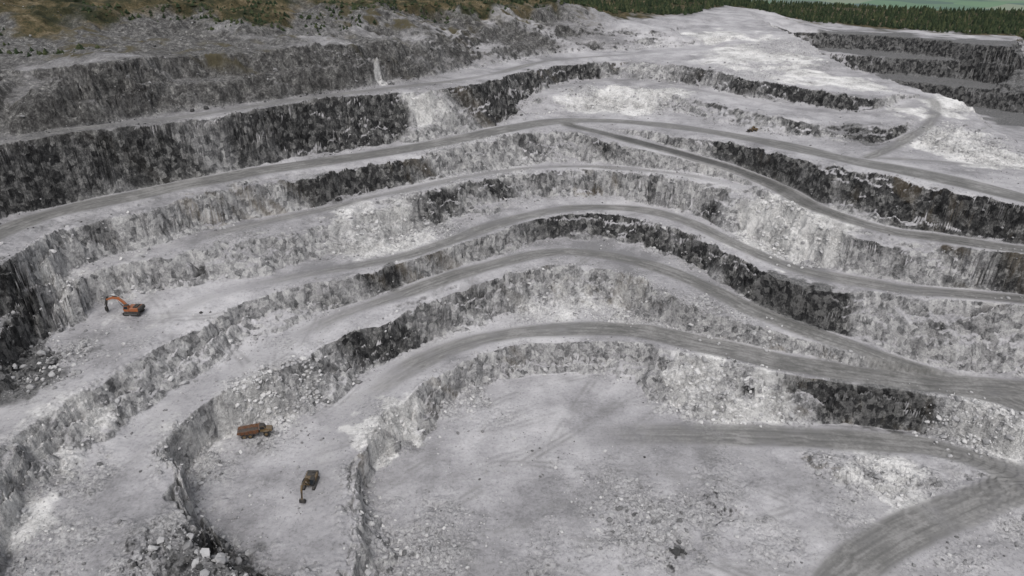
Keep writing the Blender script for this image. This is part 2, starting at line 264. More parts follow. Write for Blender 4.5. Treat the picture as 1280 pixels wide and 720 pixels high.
# ------------------------------------------------------------ ground sheet
ys=[52.]
while ys[-1]<700: ys.append(ys[-1]*1.0+max(.26,.00195*ys[-1]))
while ys[-1]<1000: ys.append(ys[-1]+2.0)
while ys[-1]<16000: ys.append(ys[-1]*1.03)
ts=[0.]
while ts[-1]<.66: ts.append(ts[-1]+.00112)
g=.00105
while ts[-1]<5: g*=1.12; ts.append(ts[-1]+g)
ts=np.r_[-np.array(ts[::-1]),np.array(ts[1:])]; ys=np.array(ys)
GX=(ts[None,:]*(ys[:,None]+96)); GY=np.repeat(ys[:,None],len(ts),1)
ny,nx=GX.shape
GX=GX.ravel(); GY=GY.ravel()
GZ,grg,grr=height(GX,GY)
gd=samp(RD,GX,GY); grl=samp(RL,GX,GY); gtn=samp(RTN,GX,GY); gtr=samp(RT,GX,GY)
az=GX/GY
edge=np.interp(az,va,vr)
veg=sm(-14,10,GY-edge+fbm(GX,GY,35,4,81)*70)
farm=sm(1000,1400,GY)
print('grid',ny,nx,time.time()-T0)
def mesh_np(name,co,faces,nper,smooth=False):
    me=bpy.data.meshes.new(name)
    me.vertices.add(len(co)); me.vertices.foreach_set('co',co.astype(np.float32).ravel())
    me.loops.add(faces.size); me.loops.foreach_set('vertex_index',faces.astype(np.int32).ravel())
    n=len(faces); me.polygons.add(n); me.polygons.foreach_set('loop_start',(np.arange(n)*nper).astype(np.int32))
    me.polygons.foreach_set('use_smooth',np.full(n,smooth))
    me.update(calc_edges=True)
    ob=bpy.data.objects.new(name,me); scene.collection.objects.link(ob); return ob
I=(np.arange(ny-1)[:,None]*nx+np.arange(nx-1)[None,:]).ravel()
Fq=np.stack([I,I+1,I+nx+1,I+nx],1)
# blocky fracture of the steep faces: sideways displacement keyed on height
G2=GZ.reshape(ny,nx)
sy=np.abs(np.gradient(G2,axis=0)/np.gradient(ys)[:,None]).ravel()
fw=sm(.7,2.0,sy)*(GY<700)
HX=fw*(np.floor(4*(vn(GX*.30,GZ*.45,201)+.5))/4-.4)*.9+fw*vn(GX*1.1,GZ*1.2,203)*.5
HY=fw*(np.floor(4*(vn(GX*.33+9,GZ*.5,205)+.5))/4-.4)*1.0
ground=mesh_np('quarry_ground',np.stack([GX+HX*.5,GY-HY*.35,GZ],1),Fq,4,True)
def attr(ob,name,a):
    at=ob.data.attributes.new(name,'FLOAT','POINT'); at.data.foreach_set('value',a.astype(np.float32))
def vattr(ob,name,a,b,c):
    at=ob.data.attributes.new(name,'FLOAT_VECTOR','POINT'); at.data.foreach_set('vector',np.stack([a,b,c],1).astype(np.float32).ravel())
vattr(ground,'p1',gd,grr,grl);vattr(ground,'p2',grg,veg,farm);vattr(ground,'p3',gtn,gtr,az*0)
WX=GX+GZ*.8; WY=GY+GZ*.55
vattr(ground,'nbig',*[np.clip(.5+.30*fbm(WX,WY,40,4,s,.55),0,1) for s in (101,111,121)])
vattr(ground,'nmid',*[np.clip(.5+.30*fbm(WX,WY,8,4,s,.62),0,1) for s in (131,141,151)])
print('ground',time.time()-T0)
# ------------------------------------------------------------ material helpers
class NT:
    def __init__(s,name):
        s.m=bpy.data.materials.new(name); s.m.use_nodes=True; s.t=s.m.node_tree; s.b=s.t.nodes['Principled BSDF']; s.b.inputs['Roughness'].default_value=.9
        s.b.inputs['Specular IOR Level'].default_value=.15
    def n(s,ty,**k):
        nd=s.t.nodes.new(ty)
        for a,b in k.items(): setattr(nd,a,b)
        return nd
    def l(s,a,b): s.t.links.new(a,b)
    def at(s,name):
        return s.n('ShaderNodeAttribute',attribute_name=name).outputs['Fac']
    def at3(s,name):
        sp=s.n('ShaderNodeSeparateXYZ'); s.l(s.n('ShaderNodeAttribute',attribute_name=name).outputs['Vector'],sp.inputs[0]); return sp.outputs[0],sp.outputs[1],sp.outputs[2]
    def noise(s,vec,scale,detail=6,rough=.55,dist=0):
        nd=s.n('ShaderNodeTexNoise'); nd.inputs['Scale'].default_value=scale; nd.inputs['Detail'].default_value=detail; nd.inputs['Roughness'].default_value=rough; nd.inputs['Distortion'].default_value=dist
        s.l(vec,nd.inputs['Vector'])
        return nd.outputs['Fac']
    def mapv(s,vec,sc):
        nd=s.n('ShaderNodeMapping'); nd.inputs['Scale'].default_value=sc; s.l(vec,nd.inputs['Vector']); return nd.outputs['Vector']
    def math(s,op,a,b=0.,c=None,clamp=False):
        nd=s.n('ShaderNodeMath',operation=op); nd.use_clamp=clamp
        for i,x in enumerate([a,b,c]):
            if x is None: continue
            if isinstance(x,(int,float)): nd.inputs[i].default_value=x
            else: s.l(x,nd.inputs[i])
        return nd.outputs[0]
    def ss(s,x,a,b,lo=0.,hi=1.):
        nd=s.n('ShaderNodeMapRange',interpolation_type='SMOOTHSTEP'); s.l(x,nd.inputs['Value'])
        nd.inputs['From Min'].default_value=a; nd.inputs['From Max'].default_value=b; nd.inputs['To Min'].default_value=lo; nd.inputs['To Max'].default_value=hi
        return nd.outputs['Result']
    def mix(s,f,a,b,bt='MIX'):
        nd=s.n('ShaderNodeMix',data_type='RGBA',blend_type=bt)
        for inp,x in ((nd.inputs[0],f),(nd.inputs[6],a),(nd.inputs[7],b)):
            if isinstance(x,(int,float)): inp.default_value=x
            elif isinstance(x,tuple): inp.default_value=(*x,1)
            else: s.l(x,inp)
        return nd.outputs[2]
    def ramp(s,x,st):
        nd=s.n('ShaderNodeValToRGB'); cr=nd.color_ramp
        while len(cr.elements)<len(st): cr.elements.new(.5)
        for e,(p,c) in zip(cr.elements,st):
            e.position=p; e.color=(*(c if isinstance(c,tuple) else (c,c,c)),1)
        s.l(x,nd.inputs[0]); return nd.outputs['Color']
g=NT('quarry_rock')
geo=g.n('ShaderNodeNewGeometry'); pos=geo.outputs['Position']
sx=g.n('ShaderNodeSeparateXYZ'); g.l(geo.outputs['Normal'],sx.inputs[0]); nz=sx.outputs['Z']
nb,nb2,nb3=g.at3('nbig'); nm,nm2,nm3=g.at3('nmid'); nf=g.noise(pos,1.0,4,.75)
st=g.noise(g.mapv(pos,(.36,.36,.22)),1,5,.7,.3)
dark,road,lat=g.at3('p1'); rough,veg_,farm_=g.at3('p2'); tone,trak,_u=g.at3('p3')
tpos=g.math('MAXIMUM',tone,0.0); tneg=g.math('MAXIMUM',g.math('MULTIPLY',tone,-1.0),0.0)
mot=g.math('ADD',g.math('ADD',g.math('MULTIPLY',nb,.46),g.math('MULTIPLY',nm,.34)),g.math('MULTIPLY',nf,.20))
fl=g.ramp(mot,[(.40,(.205,.202,.209)),(.46,(.29,.284,.294)),(.53,(.378,.37,.383)),(.62,(.49,.48,.492))])
fl=g.mix(g.math('MULTIPLY',g.ss(nf,.44,.3),.45),fl,(.14,.139,.142))
fl=g.mix(g.math('MULTIPLY',trak,g.ss(nm2,.35,.65),clamp=True),fl,(.20,.197,.195))
rb=g.ramp(nf,[(.3,(.08,.08,.08)),(.45,(.29,.286,.29)),(.6,(.53,.522,.525)),(.72,(.68,.67,.66))])
fl=g.mix(g.math('MULTIPLY',rough,g.ss(nm2,.38,.6,.3,.9),clamp=True),fl,rb)
cx=g.n('ShaderNodeCombineXYZ'); g.l(g.math('MULTIPLY',lat,.75),cx.inputs[0]); g.l(g.math('MULTIPLY',nb2,16),cx.inputs[1])
trk=g.noise(cx.outputs[0],1,2,.5)
rc=g.ramp(g.math('ADD',g.math('ADD',g.math('MULTIPLY',trk,.35),g.math('MULTIPLY',nm,.40)),g.math('MULTIPLY',nf,.25)),[(.38,(.10,.099,.095)),(.49,(.155,.153,.148)),(.60,(.255,.25,.245))])
rc=g.mix(g.math('MULTIPLY',g.math('SUBTRACT',road,1.05,clamp=True),1.6),rc,(.04,.04,.04))
rm=g.math('ADD',road,g.math('ADD',g.math('MULTIPLY',g.math('SUBTRACT',nm,.5),1.5),g.math('ADD',g.math('MULTIPLY',g.math('SUBTRACT',nf,.5),.6),g.math('MULTIPLY',g.math('SUBTRACT',nb3,.5),1.0))))
rmask=g.math('MULTIPLY',g.ss(rm,.15,1.0),g.math('MINIMUM',g.math('MULTIPLY',road,1.3),.93))
# quarry faces
blk=g.n('ShaderNodeTexVoronoi'); blk.inputs['Scale'].default_value=.55
cmb=g.n('ShaderNodeCombineXYZ'); g.l(nm,cmb.inputs[0]); g.l(nm2,cmb.inputs[1]); g.l(nm3,cmb.inputs[2])
vadd=g.n('ShaderNodeVectorMath',operation='MULTIPLY_ADD')
g.l(cmb.outputs[0],vadd.inputs[0]); vadd.inputs[1].default_value=(6,6,4); g.l(g.mapv(pos,(1,1,.8)),vadd.inputs[2]); g.l(vadd.outputs[0],blk.inputs['Vector'])
bs=g.n('ShaderNodeSeparateColor'); g.l(blk.outputs['Color'],bs.inputs[0]); bv=bs.outputs[0]
wv=g.math('ADD',g.math('ADD',g.math('MULTIPLY',st,.40),g.math('MULTIPLY',nf,.42)),g.math('MULTIPLY',bv,.18))
wl=g.ramp(wv,[(.33,(.075,.075,.077)),(.42,(.20,.199,.202)),(.51,(.355,.35,.353)),(.64,(.56,.552,.548))])
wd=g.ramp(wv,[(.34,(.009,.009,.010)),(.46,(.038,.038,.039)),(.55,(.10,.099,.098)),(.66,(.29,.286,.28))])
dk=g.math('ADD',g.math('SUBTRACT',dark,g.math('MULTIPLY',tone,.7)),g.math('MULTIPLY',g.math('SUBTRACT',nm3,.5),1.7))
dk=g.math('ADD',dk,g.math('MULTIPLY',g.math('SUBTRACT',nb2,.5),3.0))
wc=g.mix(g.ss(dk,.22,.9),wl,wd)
wc=g.mix(g.math('MULTIPLY',g.math('MULTIPLY',g.ss(nm3,.5,.62),g.ss(nb3,.54,.62)),.25),wc,(.24,.19,.125))
wall=g.ss(g.math('ADD',nz,g.math('MULTIPLY',g.math('SUBTRACT',nm2,.5),.35)),.90,.66)
col=g.mix(wall,fl,wc)
wh=g.ramp(g.math('ADD',g.math('MULTIPLY',nf,.5),g.math('MULTIPLY',nm,.5)),[(.37,(.24,.237,.235)),(.46,(.48,.472,.465)),(.57,(.72,.71,.70))])
wf=g.math('MULTIPLY',g.ss(g.math('ADD',tpos,g.math('MULTIPLY',g.math('SUBTRACT',nm3,.5),1.6)),.25,.9),.92)
col=g.mix(wf,col,wh)
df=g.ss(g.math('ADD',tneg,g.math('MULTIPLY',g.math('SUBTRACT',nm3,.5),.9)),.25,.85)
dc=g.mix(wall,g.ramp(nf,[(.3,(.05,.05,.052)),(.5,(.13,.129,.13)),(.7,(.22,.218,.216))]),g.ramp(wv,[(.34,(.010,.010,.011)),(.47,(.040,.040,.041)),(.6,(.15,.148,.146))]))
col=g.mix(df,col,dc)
zz=g.n('ShaderNodeSeparateXYZ'); g.l(pos,zz.inputs[0])
old=g.math('MULTIPLY',g.ss(zz.outputs['Z'],84.5,91),g.ss(zz.outputs['X'],100,20))
oc=g.ramp(g.math('ADD',g.math('MULTIPLY',nf,.45),g.math('MULTIPLY',st,.55)),[(.34,(.020,.020,.020)),(.46,(.062,.060,.059)),(.55,(.135,.132,.128)),(.66,(.32,.315,.30))])
col=g.mix(g.math('MULTIPLY',old,g.math('SUBTRACT',g.ss(nb,.68,.5,.4,.97),g.math('MULTIPLY',tpos,.8)),clamp=True),col,oc)
col=g.mix(g.math('MULTIPLY',g.math('MULTIPLY',old,g.ss(zz.outputs['Z'],94,104)),g.math('MULTIPLY',g.ss(nb3,.5,.58),g.ss(nm,.48,.6))),col,(.075,.066,.042))
col=g.mix(rmask,col,rc)
vc=g.ramp(g.math('ADD',g.math('MULTIPLY',nm,.6),g.math('MULTIPLY',nf,.4)),[(.36,(.014,.018,.010)),(.46,(.036,.036,.019)),(.54,(.082,.066,.036)),(.64,(.17,.138,.09))])
col=g.mix(veg_,col,vc)
vo_=g.n('ShaderNodeTexVoronoi'); vo_.inputs['Scale'].default_value=.006; vo_.inputs['Randomness'].default_value=.8; g.l(pos,vo_.inputs['Vector'])
vs=g.n('ShaderNodeSeparateColor'); g.l(vo_.outputs['Color'],vs.inputs[0])
fc=g.ramp(vs.outputs[0],[(.0,(.04,.08,.035)),(.3,(.10,.19,.06)),(.5,(.04,.07,.04)),(.7,(.20,.22,.12)),(1,(.08,.15,.05))])
fc=g.mix(.3,fc,(.22,.28,.32))  # bluish distance haze painted into the far field colour
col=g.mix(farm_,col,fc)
g.l(col,g.b.inputs['Base Color'])
bmp=g.n('ShaderNodeBump'); bmp.inputs['Distance'].default_value=1.0; bmp.inputs['Strength'].default_value=.9
hh=g.math('MULTIPLY',nf,g.math('ADD',.25,g.math('ADD',g.math('MULTIPLY',wall,1.1),g.math('MULTIPLY',rough,.7))))
hh=g.math('ADD',hh,g.math('MULTIPLY',g.math('MULTIPLY',st,1.0),wall))
hh=g.math('MULTIPLY',hh,g.math('SUBTRACT',1.0,g.math('MULTIPLY',rmask,.7)))
g.l(hh,bmp.inputs['Height']); g.l(bmp.outputs[0],g.b.inputs['Normal'])
ground.data.materials.append(g.m)

# ------------------------------------------------------------ boulders
def ico():
    bm=bmesh.new(); bmesh.ops.create_icosphere(bm,subdivisions=1,radius=1)
    v=np.array([x.co[:] for x in bm.verts]); bm.faces.ensure_lookup_table(); f=np.array([[q.index for q in x.verts] for x in bm.faces]); bm.free(); return v,f
IV,IF=ico()
def rocks(name,x,y,s,mat,sink=.25,tone=None):
    n=len(x); z,_,_=height(x,y)
    R=rng.normal(size=(n,3,3)); Q,_=np.linalg.qr(R)
    rad=rng.uniform(.62,1.2,size=(n,len(IV),1))
    sc=rng.uniform(.6,1.25,size=(n,1,3))
    V=IV[None]*rad*sc
    V=np.einsum('nij,nvj->nvi',Q,V)*s[:,None,None]
    V[:,:,2]*=.8
    V+=np.stack([x,y,z+s*(.5-sink)],1)[:,None,:]
    Fa=(IF[None]+(np.arange(n)*len(IV))[:,None,None]).reshape(-1,3)
    ob=mesh_np(name,V.reshape(-1,3),Fa,3,False)
    t=rng.uniform(0,1,n) if tone is None else tone
    attr(ob,'tone',np.repeat(t,len(IV)))
    ob.data.materials.append(mat); return ob
r=NT('boulder_stone'); geo=r.n('ShaderNodeNewGeometry')
rcn=r.noise(geo.outputs['Position'],1.5,2,.6)
rcol=r.ramp(r.math('ADD',r.math('MULTIPLY',r.at('tone'),.8),r.math('MULTIPLY',rcn,.2)),[(.1,(.05,.05,.05)),(.35,(.22,.218,.221)),(.7,(.41,.406,.41)),(1,(.62,.612,.605))])
r.l(rcol,r.b.inputs['Base Color'])
X=[];Y=[];S=[];TN=[]
def add(x,y,s,t):
    X.append(x);Y.append(y);S.append(s);TN.append(np.clip(t+.35*np.clip(samp(RTN,x,y),-1,1)-.35*(samp(RZ,x,y)>87)*(x<60),0,1))
for x,y,rad,a in RGW:
    n=int(rad*rad*1.9*a)
    if y>400: n//=3
    rr_=rad*np.sqrt(rng.uniform(0,1,n))*rng.uniform(.6,1.25,n); th=rng.uniform(0,6.28,n)
    xx=x+rr_*np.cos(th); yy=y+rr_*np.sin(th); kp=(samp(RR,xx,yy)<.5)&(fbm(xx,yy,6,2,90)>-.25); xx=xx[kp]; yy=yy[kp]
    add(xx,yy,.14+.40*rng.pareto(3.,len(xx)).clip(0,3.0)*a,rng.uniform(.15,1,len(xx)))
for name,t,nn in TOES:
    if name.startswith('fw') or name=='ridge': continue
    L=len(t); n=int(L*7); k=rng.integers(0,L,n)
    dens=vn(t[k,0]*.08,t[k,1]*.08,5)+.5; keep=rng.uniform(0,1,n)<dens*1.3; k=k[keep]; n=len(k)
    off=rng.uniform(-.3,1.25,n)*t[k,4]*.95+rng.exponential(1.2,n)-.5
    xx=t[k,0]+nn[k,0]*off+rng.normal(0,.8,n); yy=t[k,1]+nn[k,1]*off+rng.normal(0,.8,n)
    kp=samp(RR,xx,yy)<.45; xx=xx[kp];yy=yy[kp];k=k[kp];n=len(k)
    add(xx,yy,.15+.32*rng.pareto(3.,n).clip(0,3.5),np.clip(.75-.4*t[k,3]+rng.normal(0,.22,n),0,1))
for name,t,nn in CRESTS:
    if name.startswith('fw') or name in('ridge','w8'): continue
    L=len(t); n=int(L*1.2); k=rng.integers(0,L,n)
    off=-.6-rng.exponential(.7,n)
    add(t[k,0]+nn[k,0]*off,t[k,1]+nn[k,1]*off,.18+.24*rng.pareto(3.,n).clip(0,3),np.clip(.6+rng.normal(0,.22,n),0,1))
n=20000; yy=rng.uniform(90,420,n); xx=rng.uniform(-.66,.66,n)*(yy+96)
kp=(samp(RR,xx,yy)<.4)&(fbm(xx,yy,20,3,9)>-.02); xx=xx[kp];yy=yy[kp]
add(xx,yy,.12+.17*rng.pareto(3.,len(xx)).clip(0,4),rng.uniform(.1,.95,len(xx)))
X=np.concatenate(X);Y=np.concatenate(Y);S=np.concatenate(S);TN=np.concatenate(TN)
rocks('scattered_rubble',X,Y,S,r.m,tone=TN)
bx=[];by=[];bs=[]
for u,v,n,sp in [(388,488,22,3.2),(376,492,10,3),(398,480,10,2.5),(325,520,30,4.5),(340,512,30,4.5),(315,528,18,4),(345,525,14,3.5),(460,300,16,6),(150,440,5,6),(585,508,14,4),(60,470,20,6),(250,600,10,5),(800,650,14,8),(520,690,12,7),(1220,540,30,9),(1190,525,20,6),(880,480,24,8),(940,500,24,9),(1100,600,16,7),(990,320,24,8),(780,400,14,7),(880,412,18,8),(960,425,12,6)]:
    x,y=hit(u,v); bx+=list(x+rng.normal(0,sp*.6,n)); by+=list(y+rng.normal(0,sp*.6,n)); bs+=list(rng.uniform(.35,1.0,n))
rocks('blasted_blocks',np.array(bx),np.array(by),np.array(bs),r.m,.2,rng.uniform(.6,1,len(bx)))
dx_=[];dy_=[];ds_=[]
for u,v,s in [(251,392,.9),(495,437,1.2),(253,391,.5),(843,693,1.2),(852,690,1.0),(838,691,.8),(806,572,.6),(857,693,.7)]:
    x,y=hit(u,v); dx_.append(x);dy_.append(y);ds_.append(s)
rocks('dark_boulders',np.array(dx_),np.array(dy_),np.array(ds_),r.m,.2,np.zeros(len(dx_)))
print('rocks',len(X),time.time()-T0)

# ------------------------------------------------------------ forest
def conifers(name,x,y,hh,mat,wide=1.0):
    n=len(x); z,_,_=height(x,y); seg=7; tiers=5
    Vs=[];Fs=[];base=0; tone=[]
    for i in range(n):
        h=hh[i]; w=h*rng.uniform(.2,.34)*wide; zb=z[i]-.3
        vs=[]; fs=[]
        for a in range(4): vs.append((.16*math.cos(a*1.57),.16*math.sin(a*1.57),0))
        vs.append((0,0,h*.9)); fs+=[(a,(a+1)%4,4) for a in range(4)]
        for t in range(tiers):
            f0=.12+.17*t; top=len(vs); lean=rng.normal(0,.12,2)
            vs.append((lean[0],lean[1],h*min(1,f0+.34)))
            rr_=w*(1-t/ (tiers+.4)); ph=rng.uniform(0,6)
            for a in range(seg):
                q=rr_*rng.uniform(.5,1.25); vs.append((q*math.cos(ph+a*6.283/seg),q*math.sin(ph+a*6.283/seg),h*(f0+rng.uniform(-.05,.06))))
            fs+=[(top,top+1+a,top+1+(a+1)%seg) for a in range(seg)]
        vs=np.array(vs)+np.array([x[i],y[i],zb]); Vs.append(vs); Fs.append(np.array(fs)+base); base+=len(vs); tone.append(np.full(len(vs),rng.uniform()))
    ob=mesh_np(name,np.concatenate(Vs),np.concatenate(Fs),3,False); attr(ob,'tone',np.concatenate(tone)); ob.data.materials.append(mat); return ob
fm=NT('conifer_foliage'); geo=fm.n('ShaderNodeNewGeometry')
fcn=fm.noise(geo.outputs['Position'],.9,2,.6)
fm.l(fm.ramp(fm.math('ADD',fm.math('MULTIPLY',fm.at('tone'),.6),fm.math('MULTIPLY',fcn,.4)),[(.1,(.014,.022,.013)),(.5,(.030,.044,.022)),(.8,(.06,.07,.034)),(1,(.12,.10,.055))]),fm.b.inputs['Base Color'])
n=5600; a=rng.uniform(.0,.85,n); e=np.interp(a,va,vr); yy=e+rng.uniform(0,1,n)**1.2*330+4; xx=a*yy
kp=(yy<1250)&(fbm(xx,yy,45,3,77)>-.25); xx=xx[kp];yy=yy[kp]
conifers('conifer_forest',xx,yy,rng.uniform(3,7.5,len(xx)),fm.m,1.2)
n=3400; a=rng.uniform(-.95,.05,n); e=np.interp(a,va,vr); yy=e+rng.uniform(-.25,1,n)*100+3; xx=a*yy
kp=fbm(xx,yy,30,3,78)>.0; conifers('hillside_scrub',xx[kp],yy[kp],rng.uniform(.7,2.8,kp.sum()),fm.m,2.4)
print('trees',time.time()-T0)

# ------------------------------------------------------------ machines
def paint(name,c,rough=.6,dust=.5,metal=0.):
    m=NT(name); ge=m.n('ShaderNodeNewGeometry'); s=m.n('ShaderNodeSeparateXYZ'); m.l(ge.outputs['Normal'],s.inputs[0])
    nn=m.noise(ge.outputs['Position'],1.8,5,.65)
    f=m.math('MULTIPLY',m.ss(m.math('ADD',nn,m.math('MULTIPLY',s.outputs['Z'],.15)),.38,.72),dust)
    m.l(m.mix(f,c,(.19,.175,.16)),m.b.inputs['Base Color']); m.b.inputs['Roughness'].default_value=rough; m.b.inputs['Metallic'].default_value=metal
    return m.m
ORANGE=paint('orange_paint',(.33,.10,.03)); BRNO=paint('rusty_brown_paint',(.075,.042,.028)); RUST=paint('rust_orange_paint',(.15,.066,.032)); YEL=paint('ochre_paint',(.13,.082,.03)); BLK=paint('black_steel',(.02,.02,.02),.6,.3); RUB=paint('tyre_rubber',(.02,.02,.02),.8,.35)
GLS=paint('cab_glass',(.015,.02,.025),.15,.1); GRY=paint('grey_steel',(.08,.08,.08),.5,.3); BRN=paint('dumped_load',(.055,.042,.036),.9,.3)
def mkobj(name,bm,mat,par):
    me=bpy.data.meshes.new(name); bm.normal_update(); bm.to_mesh(me); bm.free(); me.materials.append(mat)
    ob=bpy.data.objects.new(name,me); scene.collection.objects.link(ob); ob.parent=par; return ob
def prism(par,name,prof,y0,y1,mat,bev=.04,taper=0):
    bm=bmesh.new()
    A=[bm.verts.new((p[0],y0,p[1])) for p in prof]; B=[bm.verts.new((p[0],y1,p[1])) for p in prof]
    bm.faces.new(A); bm.faces.new(B[::-1]); n=len(A)
    for i in range(n): bm.faces.new((A[(i+1)%n],A[i],B[i],B[(i+1)%n]))
    bmesh.ops.recalc_face_normals(bm,faces=bm.faces)
    if bev: bmesh.ops.bevel(bm,geom=list(bm.edges),offset=bev,segments=1,affect='EDGES')
    return mkobj(name,bm,mat,par)
def rod(par,name,p,q,r0,mat,seg=12,r1=None):
    p=Vector(p);q=Vector(q); d=q-p; bm=bmesh.new()
    bmesh.ops.create_cone(bm,cap_ends=True,segments=seg,radius1=r0,radius2=r0 if r1 is None else r1,depth=d.length)
    bmesh.ops.transform(bm,matrix=Matrix.Translation((p+q)/2)@d.to_track_quat('Z','Y').to_matrix().to_4x4(),verts=bm.verts)
    return mkobj(name,bm,mat,par)
def wheel(par,name,x,y,z,r,w):
    rod(par,name,(x,y-w/2,z),(x,y+w/2,z),r,RUB,20); s=1 if y>0 else -1
    rod(par,name+'_hub',(x,y+s*w*.3,z),(x,y+s*(w/2+.03),z),r*.5,YEL,14)
def stadium(x0,x1,z0,z1,n=6):
    r_=(z1-z0)/2; zc=(z0+z1)/2; P=[]
    for i in range(n+1): a=-math.pi/2+math.pi*i/n; P.append((x1-r_+r_*math.cos(a),zc+r_*math.sin(a)))
    for i in range(n+1): a=math.pi/2+math.pi*i/n; P.append((x0+r_+r_*math.cos(a),zc+r_*math.sin(a)))
    return P
def thick(path,ws):
    up=[];dn=[]
    for i,(x,z) in enumerate(path):
        a=path[max(0,i-1)];b=path[min(len(path)-1,i+1)]; dx,dz=b[0]-a[0],b[1]-a[1];L=math.hypot(dx,dz); nx_,nz_=-dz/L,dx/L
        up.append((x+nx_*ws[i]/2,z+nz_*ws[i]/2)); dn.append((x-nx_*ws[i]/2,z-nz_*ws[i]/2))
    return up+dn[::-1]
def place(e,u,v,head,scale=1):
    x,y=hit(u,v)
    dd=[float(height(np.array([x+a]),np.array([y+b]))[0][0]) for a,b in((0,0),(2,0),(-2,0),(0,2),(0,-2))]
    e.location=(x,y,max(dd)-.12); e.rotation_euler=(0,0,math.radians(head)); e.scale=(scale,)*3
def excavator(u,v,head,col,tool='bucket',scale=1.15,reach=0):
    e=bpy.data.objects.new('tracked_excavator',None); scene.collection.objects.link(e)
    for s,nm in((1,'left'),(-1,'right')):
        prism(e,f'track_{nm}',stadium(-2.4,2.4,0,1.0),s*1.25-.32,s*1.25+.32,BLK,.05)
        prism(e,f'track_frame_{nm}',stadium(-1.8,1.8,.3,.72),s*1.25-.36,s*1.25+.36,GRY,.03)
        for k in range(12):
            prism(e,f'track_shoe_{nm}_{k}',[(-2.1+k*.36,1.0),(-1.95+k*.36,1.0),(-1.95+k*.36,1.06),(-2.1+k*.36,1.06)],s*1.25-.34,s*1.25+.34,GRY,0)
    prism(e,'undercarriage',[(-1.2,.4),(1.2,.4),(.9,1.1),(-.9,1.1)],-.95,.95,GRY)
    rod(e,'slew_ring',(0,0,1.0),(0,0,1.25),.85,BLK,20)
    prism(e,'house',[(-2.2,1.25),(1.7,1.25),(1.7,1.75),(1.0,2.25),(-2.2,2.35)],-1.4,.35,col,.07)
    prism(e,'engine_cover',[(-2.2,1.25),(.3,1.25),(.3,2.2),(-2.2,2.3)],.36,1.4,col,.07)
    prism(e,'counterweight',[(-2.85,1.3),(-2.21,1.2),(-2.21,2.45),(-2.75,2.35),(-2.95,1.9)],-1.4,1.4,BLK,.1)
    prism(e,'engine_hood',[(-2.0,2.36),(-.6,2.3),(-.75,2.62),(-1.9,2.65)],-1.0,1.0,BLK,.06)
    rod(e,'exhaust',(-1.3,.6,2.6),(-1.3,.6,3.1),.08,BLK)
    prism(e,'cab',[(.34,1.25),(1.85,1.25),(1.95,1.9),(1.6,3.0),(.42,3.05)],.42,1.4,BLK if tool=='bucket' else col,.07)
    prism(e,'cab_side_glass',[(.52,2.0),(1.75,2.0),(1.5,2.85),(.55,2.9)],.40,1.42,GLS,0)
    prism(e,'cab_windscreen',[(1.86,1.5),(1.99,1.9),(1.66,2.9),(1.55,2.85)],.52,1.3,GLS,0)
    prism(e,'cab_roof',[(.36,3.06),(1.62,3.01),(1.62,3.1),(.36,3.15)],.40,1.42,BLK,.02)
    for k in range(4): rod(e,f'handrail_{k}',(-1.9+k*.8,-1.35,2.3),(-1.9+k*.8,-1.35,2.8),.03,GRY,6)
    rod(e,'handrail_top',(-1.9,-1.35,2.8),(.5,-1.35,2.8),.03,GRY,6)
    R=reach
    boom=[(1.0,1.9),(2.2,3.6),(3.4,4.7),(4.8,4.9),(6.4+R,4.3)]
    prism(e,'boom',thick(boom,[.55,.75,.85,.7,.45]),-.25,.2,col,.05)
    tip=boom[-1]
    sb=(tip[0]-.5,tip[1]+.9); se=(tip[0]+.7,tip[1]-2.6)
    prism(e,'stick',thick([sb,tip,se],[.4,.62,.35]),-.2,.15,col if tool=='bucket' else BLK,.04)
    for s in(-.42,.37): 
        rod(e,'boom_cylinder',(1.7,s,1.6),(2.9,s,3.2),.12,BLK); rod(e,'boom_cylinder_rod',(2.9,s,3.2),(3.5,s,4.2),.07,GRY)
    rod(e,'stick_cylinder',(3.6,0,5.2),(5.0+R*.6,0,5.5),.13,BLK); rod(e,'stick_cylinder_rod',(5.0+R*.6,0,5.5),(sb[0],0,sb[1]),.07,GRY)
    rod(e,'tool_cylinder',(tip[0]-.1,0,tip[1]+.5),(se[0]+.35,0,se[1]+.7),.09,BLK)
    if tool=='bucket':
        b=[(se[0]-.1,se[1]+.2),(se[0]+.35,se[1]+.05),(se[0]+.45,se[1]-.7),(se[0]-.05,se[1]-1.25),(se[0]-.9,se[1]-1.15),(se[0]-.8,se[1]-.95),(se[0]-.15,se[1]-.95),(se[0]+.15,se[1]-.55)]
        prism(e,'bucket_shell',b,-.65,.65,BLK,.02)
        for s in(-.68,.63): prism(e,f'bucket_side_{s}',[(se[0]-.1,se[1]+.1),(se[0]+.4,se[1]-.6),(se[0]-.05,se[1]-1.2),(se[0]-.9,se[1]-1.1)],s,s+.05,BLK,0)
        for k in range(4): prism(e,f'bucket_tooth_{k}',[(se[0]-.9,se[1]-1.14),(se[0]-.9,se[1]-.98),(se[0]-1.15,se[1]-1.0)],-.55+k*.32,-.42+k*.32,GRY,0)
    else:
        prism(e,'breaker_housing',[(se[0]-.35,se[1]+.3),(se[0]+.35,se[1]+.3),(se[0]+.35,se[1]-1.1),(se[0]-.35,se[1]-1.1)],-.35,.3,BLK,.05)
        rod(e,'breaker_chisel',(se[0],0,se[1]-1.1),(se[0],0,0.05),.1,GRY)
    place(e,u,v,head,scale); return e
excavator(168,393,178,ORANGE,'breaker',1.25,.4)
excavator(389,606,-91,YEL,'bucket',1.15)
